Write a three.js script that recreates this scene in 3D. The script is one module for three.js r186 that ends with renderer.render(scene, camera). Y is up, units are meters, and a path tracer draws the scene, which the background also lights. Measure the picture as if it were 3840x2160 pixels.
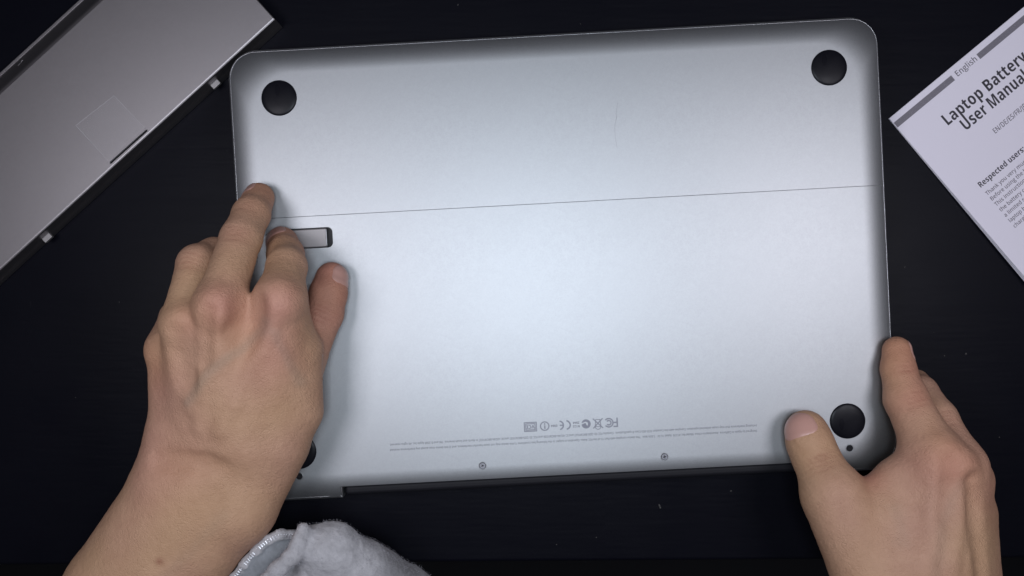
import * as THREE from 'three';
import { RectAreaLightUniformsLib } from 'three/addons/lights/RectAreaLightUniformsLib.js';
import { RoundedBoxGeometry } from 'three/addons/geometries/RoundedBoxGeometry.js';
import { mergeGeometries } from 'three/addons/utils/BufferGeometryUtils.js';
import { ImprovedNoise } from 'three/addons/math/ImprovedNoise.js';
import { Brush, Evaluator, SUBTRACTION } from 'three-bvh-csg';

/* ---------- renderer, camera, light ---------- */
const renderer = new THREE.WebGLRenderer({ antialias: true });
renderer.toneMapping = THREE.LinearToneMapping;
renderer.toneMappingExposure = 1.07;
renderer.shadowMap.enabled = true;
const scene = new THREE.Scene();
scene.background = new THREE.Color().setRGB(0.034, 0.033, 0.040);

// overhead camera, recovered from the four corners of the laptop (325 x 227 mm)
const HALF = THREE.MathUtils.degToRad(28), ASPECT = 3840 / 2160;
const camera = new THREE.PerspectiveCamera(THREE.MathUtils.radToDeg(2 * Math.atan(Math.tan(HALF) / ASPECT)), ASPECT, 0.05, 10);
const CAM = new THREE.Vector3(-0.02288605, 0.50223471, 0.00345408);
const right = new THREE.Vector3(0.99853357, -0.00606281, 0.05379555);
const up = new THREE.Vector3(0.05367319, -0.01880376, -0.99838149);
const back = new THREE.Vector3(0.00706456, 0.99980481, -0.01845078);
camera.position.copy(CAM);
camera.quaternion.setFromRotationMatrix(new THREE.Matrix4().makeBasis(right, up, back));
scene.add(camera);

// a photo pixel (2576 x 1449) and a height in mm give a point in mm
const FPX = 1288 / Math.tan(HALF);
function at(u, v, h) {
  const d = right.clone().multiplyScalar((u - 1288) / FPX).addScaledVector(up, -(v - 724.5) / FPX).sub(back);
  return CAM.clone().multiplyScalar(1000).addScaledVector(d, (h - CAM.y * 1000) / d.y);
}

RectAreaLightUniformsLib.init();
const LAMP = { z: -0.01, w: 0.18, h: 0.18, color: new THREE.Color().setRGB(0.985, 0.965, 1.06) };
function ledPanel(sign, lx, ly, power, label) {
  const px = lx + 0.15;
  const g = new THREE.Group(); g.name = sign < 0 ? 'led_panel_lamp' : 'led_panel_lamp_001';
  g.userData = { label, category: 'lamp', group: 'led panel lamps lighting the table' };
  g.position.set(sign * px, 0, -0.02); scene.add(g);
  const black = new THREE.MeshStandardMaterial({ color: 0x101012, roughness: 0.5 });
  const glow = new THREE.MeshStandardMaterial({ color: 0xffffff, emissive: LAMP.color.clone(), emissiveIntensity: 1.0 });
  const part = (n, geo, m, p) => { const o = new THREE.Mesh(geo, m); o.name = n; o.castShadow = o.receiveShadow = true; p.add(o); return o; };
  part('base', new THREE.CylinderGeometry(0.05, 0.055, 0.012, 32), black, g).position.y = 0.006;
  part('pole', new THREE.CylinderGeometry(0.007, 0.007, 0.60, 16), black, g).position.y = 0.31;
  const head = new THREE.Group(); head.name = 'head'; g.add(head);
  head.position.set(sign * (lx - px), ly, LAMP.z + 0.02);
  head.lookAt(new THREE.Vector3(sign * 0.06, 0, 0.0));
  part('housing', new RoundedBoxGeometry(LAMP.w + 0.02, LAMP.h + 0.02, 0.025, 3, 0.006), black, head).position.z = -0.014;
  part('diffuser', new THREE.BoxGeometry(LAMP.w, LAMP.h, 0.002), glow, head).position.z = 0.0005;
  const l = new THREE.RectAreaLight(LAMP.color, power, LAMP.w, LAMP.h);
  l.name = 'panel_light'; l.position.z = 0.004; l.rotation.y = Math.PI; head.add(l);
  const arm = new THREE.Vector3(head.position.x, head.position.y, head.position.z);
  const bar = part('arm', new THREE.CylinderGeometry(0.005, 0.005, Math.abs(arm.x), 12), black, g);
  bar.rotation.z = Math.PI / 2; bar.position.set(arm.x / 2, ly + 0.03, -0.03);
}
ledPanel(-1, 0.275, 0.55, 7.5, 'led panel lamp on a pole beside the battery pack');
ledPanel(1, 0.295, 0.54, 7.8, 'led panel lamp on a pole beside the paper manual');
{ // cooler lamp hanging straight above the laptop, higher than the camera
  const cool = new THREE.Color().setRGB(0.88, 0.975, 1.10), g = new THREE.Group(); g.name = 'overhead_lamp'; scene.add(g);
  g.userData = { label: 'square overhead lamp hanging above the laptop', category: 'lamp' };
  g.position.set(-0.005, 0.66, 0.022);
  const part = (n, geo, m, y) => { const o = new THREE.Mesh(geo, m); o.name = n; o.castShadow = o.receiveShadow = true; o.position.y = y; g.add(o); };
  part('housing', new RoundedBoxGeometry(0.17, 0.03, 0.17, 3, 0.008), new THREE.MeshStandardMaterial({ color: 0x101012, roughness: 0.5 }), 0.018);
  part('hanging_rod', new THREE.CylinderGeometry(0.006, 0.006, 0.5, 12), new THREE.MeshStandardMaterial({ color: 0x101012, roughness: 0.5 }), 0.28);
  part('diffuser', new THREE.BoxGeometry(0.15, 0.002, 0.15), new THREE.MeshStandardMaterial({ color: 0xffffff, emissive: cool, emissiveIntensity: 1 }), 0.001);
  const l = new THREE.RectAreaLight(cool, 17, 0.15, 0.15); l.name = 'overhead_light'; l.rotation.x = -Math.PI / 2; l.position.y = -0.003; g.add(l);
}

/* ---------- helpers ---------- */
const noise = new ImprovedNoise();
const N3 = (x, y, z) => noise.noise(x, y, z);
function rng(seed) { let s = seed >>> 0; return () => { s = (s + 0x6d2b79f5) >>> 0; let t = s; t = Math.imul(t ^ (t >>> 15), t | 1); t ^= t + Math.imul(t ^ (t >>> 7), t | 61); return ((t ^ (t >>> 14)) >>> 0) / 4294967296; }; }
function mesh(name, geo, mat, parent = scene) { const o = new THREE.Mesh(geo, mat); o.name = name; o.castShadow = o.receiveShadow = true; parent.add(o); return o; }
function tag(o, label, category, group) { o.userData.label = label; if (category) o.userData.category = category; if (group) o.userData.group = group; return o; }
function noiseTexture(size, fn, srgb = false) {
  const d = new Uint8Array(size * size * 4);
  for (let y = 0; y < size; y++) for (let x = 0; x < size; x++) {
    const c = fn(x / size, y / size, x, y), i = (y * size + x) * 4;
    for (let k = 0; k < 3; k++) d[i + k] = Math.max(0, Math.min(255, 255 * (Array.isArray(c) ? c[k] : c)));
    d[i + 3] = 255;
  }
  const t = new THREE.DataTexture(d, size, size); t.wrapS = t.wrapT = THREE.RepeatWrapping; t.magFilter = THREE.LinearFilter; t.minFilter = THREE.LinearMipmapLinearFilter; t.generateMipmaps = true;
  if (srgb) t.colorSpace = THREE.SRGBColorSpace; t.needsUpdate = true; return t;
}
// tiling noise: blend of wrapped Perlin octaves on a torus-like lattice
function tile(u, v, f, z) { const a = (x, y) => N3(x * f, y * f, z); const s = u, t = v;
  return a(u, v) * (1 - s) * (1 - t) + a(u - 1, v) * s * (1 - t) + a(u, v - 1) * (1 - s) * t + a(u - 1, v - 1) * s * t; }
function canvasTexture(w, h, draw) {
  const c = document.createElement('canvas'); c.width = w; c.height = h; draw(c.getContext('2d'), w, h);
  const t = new THREE.CanvasTexture(c); t.magFilter = THREE.LinearFilter; t.anisotropy = 8; return t;
}
function planarUV(geo, s, ox = 0, oz = 0) {
  const p = geo.attributes.position, uv = new Float32Array(p.count * 2);
  for (let i = 0; i < p.count; i++) { uv[2 * i] = (p.getX(i) + ox) / s; uv[2 * i + 1] = (p.getZ(i) + oz + 0.37 * p.getY(i)) / s; }
  geo.setAttribute('uv', new THREE.BufferAttribute(uv, 2)); return geo;
}

/* ---------- materials ---------- */
const rA = rng(11);
const grainA = noiseTexture(512, () => 0.5 + (rA() - 0.5) * 0.9);
const alloyMap = noiseTexture(512, (u, v) => { const c = 0.955 + 0.008 * tile(u, v, 5, 1.3) + 0.025 * tile(u, v, 17, 4.1) + 0.06 * tile(u, v, 75, 6.4) + (rA() - 0.5) * 0.08; return [c, c, c]; });
const alloyRough = noiseTexture(512, (u, v) => 0.95 + 0.008 * tile(u, v, 4, 9.2) + 0.014 * tile(u, v, 13, 2.2) + (rA() - 0.5) * 0.08);
const M = {};
M.alloy = new THREE.MeshPhysicalMaterial({ color: new THREE.Color().setRGB(0.378, 0.390, 0.400), metalness: 1, roughness: 0.50, map: alloyMap, roughnessMap: alloyRough, bumpMap: grainA, bumpScale: 0.00001 });
M.polished = new THREE.MeshStandardMaterial({ color: new THREE.Color().setRGB(0.6, 0.6, 0.62), metalness: 1, roughness: 0.4 });
M.latch = new THREE.MeshStandardMaterial({ color: new THREE.Color().setRGB(0.38, 0.365, 0.365), metalness: 1, roughness: 0.62, bumpMap: grainA, bumpScale: 0.00001 });
M.black = new THREE.MeshStandardMaterial({ color: new THREE.Color().setRGB(0.006, 0.006, 0.008), roughness: 0.6 });
M.hinge = new THREE.MeshPhysicalMaterial({ specularIntensity: 0.45, color: new THREE.Color().setRGB(0.008, 0.008, 0.011), roughness: 0.6 });
M.rubber = new THREE.MeshPhysicalMaterial({ color: new THREE.Color().setRGB(0.006, 0.006, 0.009), specularIntensity: 0.24, roughness: 0.36, roughnessMap: noiseTexture(256, (u, v) => 0.85 + 0.5 * tile(u, v, 4, 3.3) + 0.2 * tile(u, v, 11, 5.3)) });
M.screw = new THREE.MeshStandardMaterial({ color: new THREE.Color().setRGB(0.25, 0.25, 0.27), metalness: 1, roughness: 0.4 });
M.ink = new THREE.MeshStandardMaterial({ color: new THREE.Color().setRGB(0.12, 0.12, 0.14), roughness: 0.6 });

/* ---------- table and floor ---------- */
{
  const rT = rng(5);
  const grain = noiseTexture(1024, (u, v) => { const w = v + 0.006 * tile(u, v, 3, 7.7); let s = 0.5 + 0.30 * tile(u * 0.06 + 0.2, w, 60, 2.1) + 0.28 * tile(u * 0.12 + 0.1, w, 170, 5.5); return s + (rT() - 0.5) * 0.12; });
  const m = new THREE.MeshPhysicalMaterial({ color: new THREE.Color().setRGB(0.0036, 0.0038, 0.0068), specularIntensity: 0.13, roughness: 0.46, roughnessMap: noiseTexture(512, (u, v) => 0.86 + 0.18 * tile(u, v, 4, 6.6) + 0.1 * tile(u, v, 15, 1.6)), bumpMap: grain, bumpScale: 0.00012 });
  const g = new RoundedBoxGeometry(1.5, 0.03, 0.75, 3, 0.002); planarUV(g, 0.30);
  const t = mesh('tabletop', g, m); t.userData.kind = 'structure'; tag(t, 'black wood grain tabletop under the laptop');
  const a = at(950, 1416, 0), b = at(2100, 1408, 0), dir = b.clone().sub(a).normalize();
  t.rotation.y = -Math.atan2(dir.z, dir.x);
  const mid = a.clone().add(b).multiplyScalar(0.0005), inward = new THREE.Vector3(dir.z, 0, -dir.x);
  t.position.copy(mid).addScaledVector(inward, 0.375); t.position.y = -0.015;
  const f = mesh('floor', new THREE.BoxGeometry(4, 0.02, 4), new THREE.MeshStandardMaterial({ color: new THREE.Color().setRGB(0.006, 0.006, 0.008), roughness: 0.8 }));
  f.position.y = -0.76; f.userData.kind = 'structure'; tag(f, 'dark floor below the table edge');
}

/* ---------- laptop ---------- */
const laptop = new THREE.Group(); laptop.name = 'laptop'; scene.add(laptop);
tag(laptop, 'silver aluminium laptop lying upside down between two hands', 'laptop');
const LW = 0.325, LD = 0.227, LR = 0.0145, TOP = 0.0242;
function ringPoints(d, r, n = 14) {                                   // rounded rectangle, inset d, corner radius r, as [x, z]
  const a = LW / 2 - d, b = LD / 2 - d, out = [];
  const side = 24;
  const corners = [[a - r, -b + r, -Math.PI / 2], [a - r, b - r, 0], [-a + r, b - r, Math.PI / 2], [-a + r, -b + r, Math.PI]];
  for (let k = 0; k < 4; k++) {
    const [cx, cz, s] = corners[k], [nx, nz, ns] = corners[(k + 1) % 4];
    for (let i = 0; i <= n; i++) { const t = s + (i / n) * Math.PI / 2; out.push([cx + r * Math.cos(t), cz + r * Math.sin(t)]); }
    const e = [cx + r * Math.cos(s + Math.PI / 2), cz + r * Math.sin(s + Math.PI / 2)], f = [nx + r * Math.cos(ns), nz + r * Math.sin(ns)];
    for (let i = 1; i < side; i++) out.push([e[0] + (f[0] - e[0]) * i / side, e[1] + (f[1] - e[1]) * i / side]);
  }
  return out;
}
const EDGE = { from: 0.0018, w: 0.0135, drop: 0.0031, p: 2.2 };
function panelY(d) { return TOP - EDGE.drop * Math.pow(Math.max(0, 1 - d / EDGE.w), EDGE.p); }
const SEAM = -0.0287, NX = 0.1172, NZ = 0.1068;
const SLOT = { x0: -0.1444, x1: -0.1138, z0: -0.0229, z1: -0.0127, r: 0.0026 };
function roundRectPath(x0, y0, x1, y1, r, Cls = THREE.Shape) {
  const s = new Cls(); s.moveTo(x0 + r, y0); s.lineTo(x1 - r, y0); s.absarc(x1 - r, y0 + r, r, -Math.PI / 2, 0); s.lineTo(x1, y1 - r); s.absarc(x1 - r, y1 - r, r, 0, Math.PI / 2);
  s.lineTo(x0 + r, y1); s.absarc(x0 + r, y1 - r, r, Math.PI / 2, Math.PI); s.lineTo(x0, y0 + r); s.absarc(x0 + r, y0 + r, r, Math.PI, Math.PI * 1.5); return s;
}
// triangles as arrays of 3 vertices {p, n}
function shellTriangles() {
  const tris = [], K = 22, rings = [];
  for (let i = 0; i <= K; i++) { const d = EDGE.from + (EDGE.w - EDGE.from) * (i / K), y = panelY(d); const slope = EDGE.drop * EDGE.p / EDGE.w * Math.pow(Math.max(0, 1 - d / EDGE.w), EDGE.p - 1);
    rings.push({ pts: ringPoints(d, LR - EDGE.from + 0.007 * (i / K)), y, slope }); }
  const n = rings[0].pts.length;
  const V = (i, k) => { const R = rings[i], a = R.pts[k % n], q = R.pts[(k + n - 1) % n], e = R.pts[(k + 1) % n]; let tx = e[0] - q[0], tz = e[1] - q[1]; const l = Math.hypot(tx, tz); tx /= l; tz /= l;
    const o = new THREE.Vector3(tz, 0, -tx).multiplyScalar(R.slope); return { p: new THREE.Vector3(a[0], R.y, a[1]), n: new THREE.Vector3(o.x, 1, o.z).normalize() }; };
  for (let i = 0; i < K; i++) for (let k = 0; k < n; k++) { const a = V(i, k), b = V(i, k + 1), c = V(i + 1, k), d = V(i + 1, k + 1); tris.push([a, c, b], [b, c, d]); }
  const shape = new THREE.Shape(rings[K].pts.map(([x, z]) => new THREE.Vector2(x, -z)));
  shape.holes.push(roundRectPath(SLOT.x0, -SLOT.z1, SLOT.x1, -SLOT.z0, SLOT.r, THREE.Path));
  const flat = new THREE.ShapeGeometry(shape, 8), P = flat.attributes.position, I = flat.index.array;
  for (let i = 0; i < I.length; i += 3) tris.push([0, 1, 2].map((j) => ({ p: new THREE.Vector3(P.getX(I[i + j]), TOP, -P.getY(I[i + j])), n: new THREE.Vector3(0, 1, 0) })));
  return tris;
}
function split(tris, axis, val) {                                     // [below, above]
  const lo = [], hi = [];
  const mid = (a, b) => { if (a.p[axis] > b.p[axis]) [a, b] = [b, a]; const t = (val - a.p[axis]) / (b.p[axis] - a.p[axis]); return { p: a.p.clone().lerp(b.p, t), n: a.n.clone().lerp(b.n, t).normalize() }; };
  for (const T of tris) {
    const L = [], H = [];
    for (let i = 0; i < 3; i++) {
      const a = T[i], b = T[(i + 1) % 3], da = a.p[axis] - val, db = b.p[axis] - val;
      if (da <= 0) L.push(a); if (da >= 0) H.push(a);
      if (da * db < 0) { const m = mid(a, b); L.push(m); H.push(m); }
    }
    for (let i = 2; i < L.length; i++) lo.push([L[0], L[i - 1], L[i]]);
    for (let i = 2; i < H.length; i++) hi.push([H[0], H[i - 1], H[i]]);
  }
  return [lo, hi];
}
function plateGeometry(tris, depth) {                                 // top faces plus walls down every open edge
  const pos = [], nor = [], key = (p) => Math.round(p.x * 2e6) + '_' + Math.round(p.y * 2e6) + '_' + Math.round(p.z * 2e6), edges = new Map();
  for (const T of tris) {
    const ab = new THREE.Vector3().subVectors(T[1].p, T[0].p), ac = new THREE.Vector3().subVectors(T[2].p, T[0].p);
    if (ab.cross(ac).lengthSq() < 1e-22) continue;
    const O = ab.y < 0 ? [T[0], T[2], T[1]] : T;
    for (const v of O) { pos.push(v.p.x, v.p.y, v.p.z); nor.push(v.n.x, v.n.y, v.n.z); }
    for (let i = 0; i < 3; i++) { const a = O[i].p, b = O[(i + 1) % 3].p, k = key(a) + '|' + key(b), r = key(b) + '|' + key(a); if (edges.has(r)) edges.delete(r); else edges.set(k, [a, b]); }
  }
  for (const [a, b] of edges.values()) {
    const n = new THREE.Vector3(b.z - a.z, 0, -(b.x - a.x)).normalize().negate(), A = a.clone(), B = b.clone(); A.y -= depth; B.y -= depth;
    for (const v of [a, A, b, b, A, B]) { pos.push(v.x, v.y, v.z); nor.push(n.x, n.y, n.z); }
  }
  const g = new THREE.BufferGeometry(); g.setAttribute('position', new THREE.Float32BufferAttribute(pos, 3)); g.setAttribute('normal', new THREE.Float32BufferAttribute(nor, 3)); return planarUV(g, 0.06);
}
{
  const all = shellTriangles(), gap = 0.00013;
  const [front] = split(all, 'z', SEAM - gap), [, rear] = split(all, 'z', SEAM + gap);
  const [keep, strip] = split(rear, 'z', NZ), [l, rest] = split(strip, 'x', -NX), [, r] = split(rest, 'x', NX);
  mesh('battery_door', plateGeometry(front, 0.0012), M.alloy, laptop);
  const caseMesh = mesh('bottom_case', plateGeometry([...keep, ...l, ...r], 0.0012), M.alloy, laptop);
  // unibody rim
  const outline = new THREE.Shape(), R = ringPoints(0.0026, LR - 0.0026).map(([x, z]) => [x, -z]);
  const P = []; let inNotch = false;
  for (const [x, y] of R) { const under = y < -NZ && Math.abs(x) < NX + 0.0026; if (under && !inNotch) { inNotch = true; const yb = -(LD / 2 - 0.0026), nx = NX + 0.0026, nz = NZ - 0.0026; P.push([nx, yb], [nx, -nz], [-nx, -nz], [-nx, yb]); } if (!under) P.push([x, y]); }
  P.forEach(([x, y], i) => (i ? outline.lineTo(x, y) : outline.moveTo(x, y)));
  const body = new THREE.ExtrudeGeometry(outline, { depth: 0.0086, bevelEnabled: true, bevelThickness: 0.0012, bevelSize: 0.0026, bevelSegments: 8 }); body.rotateX(-Math.PI / 2); body.translate(0, 0.0096, 0);
  mesh('unibody_rim', planarUV(body, 0.06), M.alloy, laptop);
  const lidShape = new THREE.Shape(ringPoints(0.0010, LR).map(([x, z]) => new THREE.Vector2(x, -z)));
  const lid = new THREE.ExtrudeGeometry(lidShape, { depth: 0.005, bevelEnabled: true, bevelThickness: 0.0006, bevelSize: 0.0006, bevelSegments: 3 }); lid.rotateX(-Math.PI / 2); lid.translate(0, 0.0008, 0);
  mesh('lid', planarUV(lid, 0.06), M.alloy, laptop);
  // bright edge round the bottom panel
  const ring = ringPoints(EDGE.from, LR - EDGE.from), y = panelY(EDGE.from) - 0.0001;
  const loop = []; const outer = ring.findIndex(([x, z]) => z > NZ && x < NX), last = ring.findLastIndex(([x, z]) => z > NZ && x > -NX);
  for (let i = 0; i < ring.length; i++) { const [x, z] = ring[(last + 1 + i) % ring.length]; if (z > NZ && Math.abs(x) < NX) continue; loop.push(new THREE.Vector3(x, y, z)); }
  mesh('edge_trim', new THREE.TubeGeometry(new THREE.CatmullRomCurve3(loop, false, 'catmullrom', 0.1), 900, 0.00014, 6, false), M.polished, laptop);
  // hinge bar
  const hinge = mesh('hinge_bar', new RoundedBoxGeometry(2 * NX - 0.0012, 0.0098, 0.0054, 5, 0.0022), M.hinge, laptop); hinge.position.set(0, 0.0131, NZ + 0.0033);
  // rubber feet
  for (const [x, z] of [[-0.1364, -0.0879], [0.1358, -0.0879], [0.1366, 0.0872], [-0.1368, 0.0880]]) {
    const prof = []; for (let i = 0; i <= 14; i++) { const t = i / 14; prof.push(new THREE.Vector2(0.0088 * Math.sin(t * Math.PI / 2), 0.0011 * Math.pow(Math.cos(t * Math.PI / 2), 0.6) + 0.00012 * Math.cos(t * Math.PI / 2))); } prof.push(new THREE.Vector2(0.0088, -0.0006));
    prof.reverse(); const g = new THREE.LatheGeometry(prof, 56); const f = mesh('rubber_foot', planarUV(g, 0.03, x, z), M.rubber, laptop); f.position.set(x, TOP + 0.0001, z);
  }
  // screws: a countersink ring, a head with a cross cut through it, and the dark well below
  for (const [x, z, deep, turn] of [[-0.0457, 0.0999, 0, 0.5], [0.0450, 0.1002, 0, 0.2], [0.1370, 0.1008, 1, 0.9], [-0.1373, 0.1004, 1, 0.3]]) {
    const y = panelY(LD / 2 - z), s = new THREE.Group(); s.name = 'screw'; laptop.add(s); s.position.set(x, y, z); s.rotation.y = turn; s.rotation.x = 0.0;
    const sh = new THREE.Shape(); sh.absarc(0, 0, 0.00140, 0, Math.PI * 2);
    const c = 0.00022, L = 0.00085, hole = new THREE.Path(); [[-c, -L], [c, -L], [c, -c], [L, -c], [L, c], [c, c], [c, L], [-c, L], [-c, c], [-L, c], [-L, -c], [-c, -c]].forEach(([a, b], i) => (i ? hole.lineTo(a, b) : hole.moveTo(a, b))); sh.holes.push(hole);
    const head = new THREE.ExtrudeGeometry(sh, { depth: 0.0003, bevelEnabled: true, bevelThickness: 0.0001, bevelSize: 0.0001, bevelSegments: 2, curveSegments: 20 }); head.rotateX(-Math.PI / 2);
    mesh('screw_head', head, deep ? M.hinge : M.screw, s).position.y = 0.00022;
    mesh('screw_well', new THREE.CylinderGeometry(0.0017, 0.0017, 0.0004, 28), M.black, s).position.y = -0.00003;
    mesh('countersink', new THREE.TorusGeometry(0.00178, 0.00017, 8, 36).rotateX(Math.PI / 2), M.alloy, s).position.y = 0.00010;
  }
  // latch lever in its slot
  const lv = new THREE.Group(); lv.name = 'latch'; laptop.add(lv); lv.position.set((SLOT.x0 + SLOT.x1) / 2 - 0.0012, TOP - 0.0016, (SLOT.z0 + SLOT.z1) / 2); lv.rotation.z = 0.012;
  mesh('lever', new RoundedBoxGeometry(0.0270, 0.0016, 0.0095, 4, 0.00075), M.latch, lv);
  mesh('lever_edge', new RoundedBoxGeometry(0.0007, 0.0012, 0.0084, 3, 0.00034), M.alloy, lv).position.set(0.0132, 0.00040, 0);
  const well = mesh('latch_well', new THREE.BoxGeometry(0.036, 0.0008, 0.015), M.black, laptop); well.position.set(-0.1291, TOP - 0.0036, -0.0178);
  // small printed text, upside down for the viewer
  const W = 2048, H = 176, pw = 0.190, ph = pw * H / W, zc = 0.0856;
  const print = canvasTexture(W, H, (g) => {
    g.fillStyle = '#000'; g.fillRect(0, 0, W, H); g.translate(W, H); g.rotate(Math.PI);
    const s = W / (pw * 1000), X = (mm) => W / 2 - mm * s, Y = (z) => H / 2 - (z - zc * 1000) * s;   // after the turn
    // reading frame: x runs to the viewer's left, y towards the icons
    g.fillStyle = '#fff'; g.strokeStyle = '#fff'; g.textBaseline = 'middle';
    const RX = (mm) => W / 2 - mm * s, RY = (z) => H / 2 - (z - zc * 1000) * s;
    const line = (text, z) => { g.font = '18px sans-serif'; g.textAlign = 'left'; const w = g.measureText(text).width, want = 183 * s; g.save(); g.globalAlpha = 0.55; g.translate(RX(91.6), RY(z)); g.scale(want / w, 0.95); g.fillText(text, 0, 0); g.restore(); };
    line('Designed by Apple in California  Assembled in China  Model No: A1278  Rated 16.5V \u23d3 3.65A Max.  This device complies with Part 15 of the FCC Rules. Operation is subject to the following two conditions: 1) this device may not cause harmful interference, and 2) this device must accept any interference received', 89.8);
    line('including interference that may cause undesired operation. Complies with the Canadian ICES-003 Class B specifications.  Contains FCC ID: QDS-BRCM1037 and IC: 4324A-BRCM1038 and FCC ID: QDS-BRCM1037 and IC: 4324A-BRCM1037 in North and South America.  TM and \u00a9 2008 Apple Inc. All rights reserved.', 87.1);
    const zi = 81.8, y0 = RY(zi); g.lineWidth = 0.55 * s; g.lineCap = 'butt';
    const arc = (cx, cy, r, a, b) => { g.beginPath(); g.arc(cx, cy, r, a, b); g.stroke(); };
    // FC mark
    let x = RX(22.7); g.fillRect(x, y0 - 2.3 * s, 0.6 * s, 4.6 * s); g.fillRect(x, y0 - 2.3 * s, 2.2 * s, 0.6 * s); g.fillRect(x, y0 - 0.3 * s, 2.4 * s, 0.6 * s);
    arc(RX(18.2), y0, 2.1 * s, 0.7, Math.PI * 2 - 0.7); arc(RX(18.2), y0, 1.1 * s, 0.7, Math.PI * 2 - 0.7);
    // crossed bin
    x = RX(12.8); g.lineWidth = 0.45 * s; g.beginPath(); g.moveTo(x - 2.4 * s, y0 - 2.4 * s); g.lineTo(x + 2.4 * s, y0 + 2.4 * s); g.moveTo(x + 2.4 * s, y0 - 2.4 * s); g.lineTo(x - 2.4 * s, y0 + 2.4 * s); g.stroke();
    g.lineWidth = 0.25 * s; g.beginPath(); g.moveTo(x - 1.5 * s, y0 - 1.6 * s); g.lineTo(x + 1.5 * s, y0 - 1.6 * s); g.lineTo(x + 1.0 * s, y0 + 1.9 * s); g.lineTo(x - 1.0 * s, y0 + 1.9 * s); g.closePath(); g.stroke(); arc(x, y0 - 1.6 * s, 1.4 * s, Math.PI, 0);
    // tick in a disc
    x = RX(6.9); g.beginPath(); g.arc(x, y0, 2.25 * s, 0, Math.PI * 2); g.fill(); g.strokeStyle = '#000'; g.lineWidth = 0.7 * s; g.beginPath(); g.moveTo(x - 0.6 * s, y0 - 0.7 * s); g.lineTo(x + 0.1 * s, y0 + 0.9 * s); g.lineTo(x + 2.3 * s, y0 + 0.1 * s); g.moveTo(x - 0.6 * s, y0 - 0.9 * s); g.lineTo(x - 0.6 * s, y0 + 0.8 * s); g.stroke(); g.strokeStyle = '#fff';
    g.font = `${1.5 * s}px sans-serif`; g.textAlign = 'center'; g.globalAlpha = 0.75; g.fillText('N122', RX(2.0), y0 - 0.9 * s); g.fillText('Z844', RX(2.0), y0 + 0.9 * s); g.fillText('0984', RX(-9.0), y0); g.globalAlpha = 1;
    g.lineWidth = 0.6 * s; arc(RX(-1.9) + 1.2 * s, y0, 2.1 * s, Math.PI * 0.55, Math.PI * 1.45); arc(RX(-5.3) + 1.2 * s, y0, 2.1 * s, Math.PI * 0.55, Math.PI * 1.45); g.fillRect(RX(-5.3) - 0.8 * s, y0 - 0.28 * s, 1.7 * s, 0.56 * s);
    // alert circle
    x = RX(-13.7); g.lineWidth = 0.5 * s; arc(x, y0, 2.1 * s, 0, Math.PI * 2); g.fillRect(x - 0.32 * s, y0 - 1.3 * s, 0.64 * s, 1.6 * s); g.fillRect(x - 0.32 * s, y0 + 0.75 * s, 0.64 * s, 0.6 * s);
    // boxed letters
    x = RX(-20.8); g.lineWidth = 0.4 * s; g.strokeRect(x - 3.0 * s, y0 - 2.2 * s, 6.0 * s, 4.4 * s); g.strokeRect(x - 2.3 * s, y0 - 1.5 * s, 4.6 * s, 3.0 * s); g.font = `bold ${2.4 * s}px sans-serif`; g.fillText('VCI', x, y0);
  });
  const inkMat = new THREE.MeshStandardMaterial({ color: new THREE.Color().setRGB(0.20, 0.205, 0.24), roughness: 0.55, metalness: 0.6, alphaMap: print, transparent: true });
  const dec = new THREE.PlaneGeometry(pw, ph).rotateX(-Math.PI / 2); const dm = mesh('printed_text', dec, inkMat, caseMesh); dm.position.set(0, TOP + 0.00006, zc); dm.castShadow = false; tag(dm, 'small grey regulatory print and symbols, upside down');
  // two fine scratches on the door
  const door = laptop.children.find((o) => o.name === 'battery_door');
  const scr = (pts) => new THREE.TubeGeometry(new THREE.CatmullRomCurve3(pts.map(([u, v]) => at(u, v, 24.2).multiplyScalar(0.001))), 40, 0.00004, 5, false);
  const sg = mergeGeometries([scr([[1554, 258], [1550, 285], [1551, 300]]), scr([[1552, 292], [1547, 315], [1548, 345], [1552, 370]])]);
  mesh('scratch', sg, new THREE.MeshStandardMaterial({ color: new THREE.Color().setRGB(0.20, 0.20, 0.21), roughness: 0.6, metalness: 0.6 }), door);
}

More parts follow.
